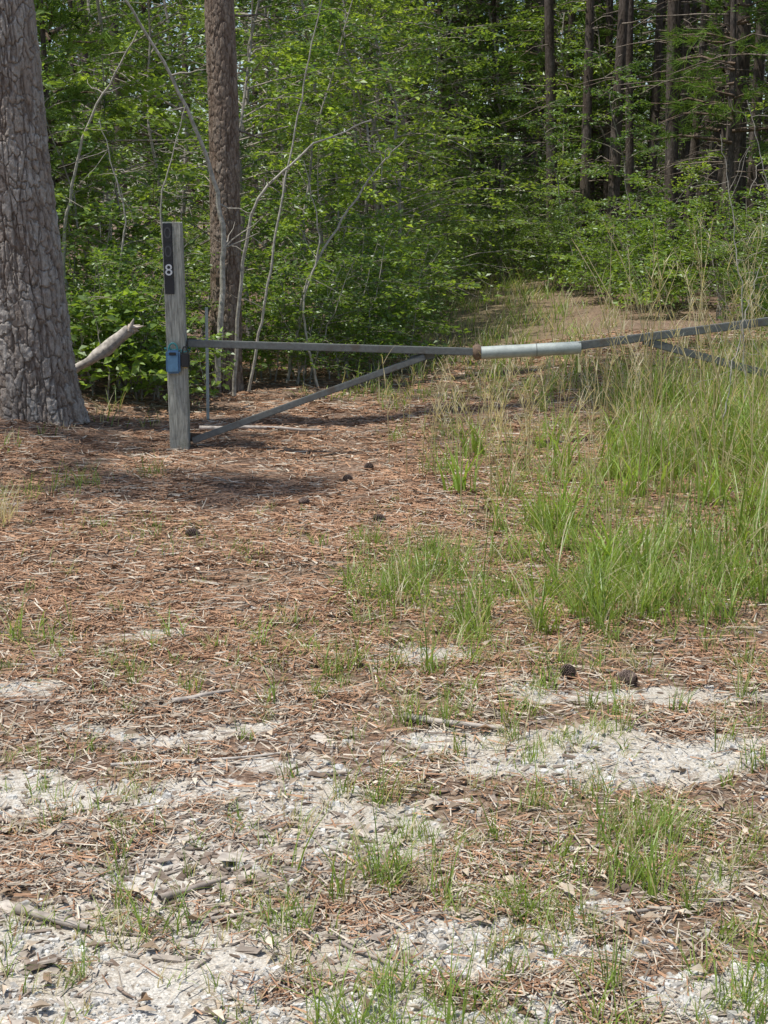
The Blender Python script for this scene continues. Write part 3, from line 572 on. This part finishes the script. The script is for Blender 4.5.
for i,(ch,mm) in enumerate([('0',M_dim),('0',M_dim),('8',M_white)]):
    zc=.165-.12*i
    box('tile_%d'%(i+1),(.056,.004,.108),(0,-.0045,zc),M_black,sg,bev=.001)
    cu=bpy.data.curves.new('digit_%d'%(i+1),'FONT');cu.body=ch;cu.size=.105;cu.align_x='CENTER';cu.align_y='CENTER';cu.extrude=.0008
    o=add('digit_%d'%(i+1),cu,(0,-.0078,zc),parent=sg,rot=(math.pi/2,0,0));cu.materials.append(mm)
gt=empty('swing_gate',(0,0,0))
beam('left_arm',(-1.315,GY,.705),(.60,GY,.648),.05,.048,M_steel,gt)
beam('left_brace',(-1.30,GY,.045),(.275,GY,.615),.042,.042,M_steel,gt)
beam('left_gusset',(.18,GY+.032,.592),(.34,GY+.032,.628),.006,.05,M_steel,gt)
beam('hinge_top',(-1.39,GY+.07,.706),(-1.26,GY+.035,.706),.012,.06,M_rust,gt)
beam('hinge_foot',(-1.39,GY+.07,.06),(-1.25,GY+.03,.06),.012,.06,M_rust,gt)
pipe('collar',(.595,GY,.645),(.65,GY,.647),.054,M_rust,gt,seg=4,R=np.array([.03,.054,.054,.046]))
box('collar_bolt',(.02,.02,.10),(.623,GY,.655),M_rust,gt)
pipe('sleeve_pipe',(.65,GY,.640),(1.32,GY,.676),.043,M_galv,gt,seg=4)
pipe('sleeve_end',(1.319,GY,.676),(1.324,GY,.6762),.0,M_black,gt,seg=2,R=np.array([.0429,.001]))
pipe('sleeve_mark',(1.02,GY,.6598),(1.026,GY,.6601),.0437,M_steel,gt)
beam('right_arm',(1.30,GY,.688),(3.72,GY,1.0),.055,.052,M_steel,gt)
beam('right_brace',(1.74,GY,.722),(3.70,GY,.20),.045,.05,M_steel,gt)
pipe('tag_cord',(1.30,GY-.045,.64),(1.31,GY-.05,.53),.004,M_tag,gt,n=6,seg=4)
box('tag',(.02,.004,.05),(1.31,GY-.05,.54),M_tag,gt,bev=.001)
lb=empty('lock_box',(-1.405,GY-.085,.59))
box('body',(.095,.045,.155),(0,0,0),M_blue,lb,bev=.012)
box('door',(.07,.006,.105),(0,-.024,-.012),simple('blue_door',(.12,.25,.38),.5),lb,bev=.002)
th=np.linspace(0,np.pi,14);P=np.stack([.03*np.cos(th),0*th,.078+.045*np.sin(th)],1);v,q=tube(P,np.full(14,.006),8);add('shackle',new_mesh('shackle',[(v,q,(1,1,1),0)],[M_teal],True),parent=lb)
box('dial',(.045,.006,.02),(0,-.027,.055),M_black,lb,bev=.002)
pk=empty('padlock',(-1.325,GY-.085,.60))
box('body',(.06,.035,.09),(0,0,0),M_black,pk,bev=.008)
P=np.stack([.018*np.cos(th),0*th,.042+.05*np.sin(th)],1);v,q=tube(P,np.full(14,.005),8);add('shackle',new_mesh('shackle',[(v,q,(1,1,1),0)],[M_black],True),parent=pk)
box('keyway',(.03,.01,.012),(0,0,-.048),M_brass,pk,bev=.002)
ch=[]
for i in range(15):
    a=i/14*2*np.pi;cx_=-1.385+.082*np.cos(a);cy_=GY+.078*np.sin(a);cz=.665+.012*np.sin(a*2)
    tt=np.linspace(0,2*np.pi,11);tx=-np.sin(a);ty=np.cos(a)
    if i%2: Pk=np.stack([cx_+.022*np.cos(tt)*tx,cy_+.022*np.cos(tt)*ty,cz+.009*np.sin(tt)],1)
    else: Pk=np.stack([cx_+.022*np.cos(tt)*tx+.009*np.sin(tt)*np.cos(a),cy_+.022*np.cos(tt)*ty+.009*np.sin(tt)*np.sin(a),cz+0*tt],1)
    v,q=tube(Pk,np.full(11,.003),5);ch.append((v,q,(1,1,1),0))
add('lock_chain',new_mesh('lock_chain',ch,[M_teal],True))
z=float(hgt(-1.35,11.1));pipe('metal_stake',(-1.35,11.1,z-.1),(-1.34,11.1,.86),.012,M_galv,None,n=8,seg=4)
# ---------------------------------------------------------------- light
sd=Vector((-.34,-.12,1)).normalized()
L=bpy.data.lights.new('sun','SUN');L.energy=5.0;L.angle=math.radians(.8);L.color=(1,.97,.91)
lo=bpy.data.objects.new('sun',L);S.collection.objects.link(lo);lo.rotation_euler=sd.to_track_quat('Z','Y').to_euler()
W=bpy.data.worlds.new('World');S.world=W;W.use_nodes=True;nt=W.node_tree
sk=nt.nodes.new('ShaderNodeTexSky');sk.sky_type='NISHITA';sk.sun_disc=False;sk.sun_elevation=math.asin(sd.z);sk.sun_rotation=math.atan2(sd.x,sd.y)
nt.links.new(sk.outputs[0],nt.nodes['Background'].inputs[0]);nt.nodes['Background'].inputs[1].default_value=.15
S.view_settings.view_transform='Standard';S.view_settings.look='None';S.view_settings.exposure=0
# ---------------------------------------------------------------- camera
cd=bpy.data.cameras.new('camera');cd.sensor_fit='VERTICAL';cd.sensor_height=24;cd.lens=1460/1024*24;cd.clip_end=1500;cd.clip_start=.05
co=bpy.data.objects.new('camera',cd);S.collection.objects.link(co);co.location=(0,0,1.6);co.rotation_euler=(math.radians(90-11.8),0,0);S.camera=co
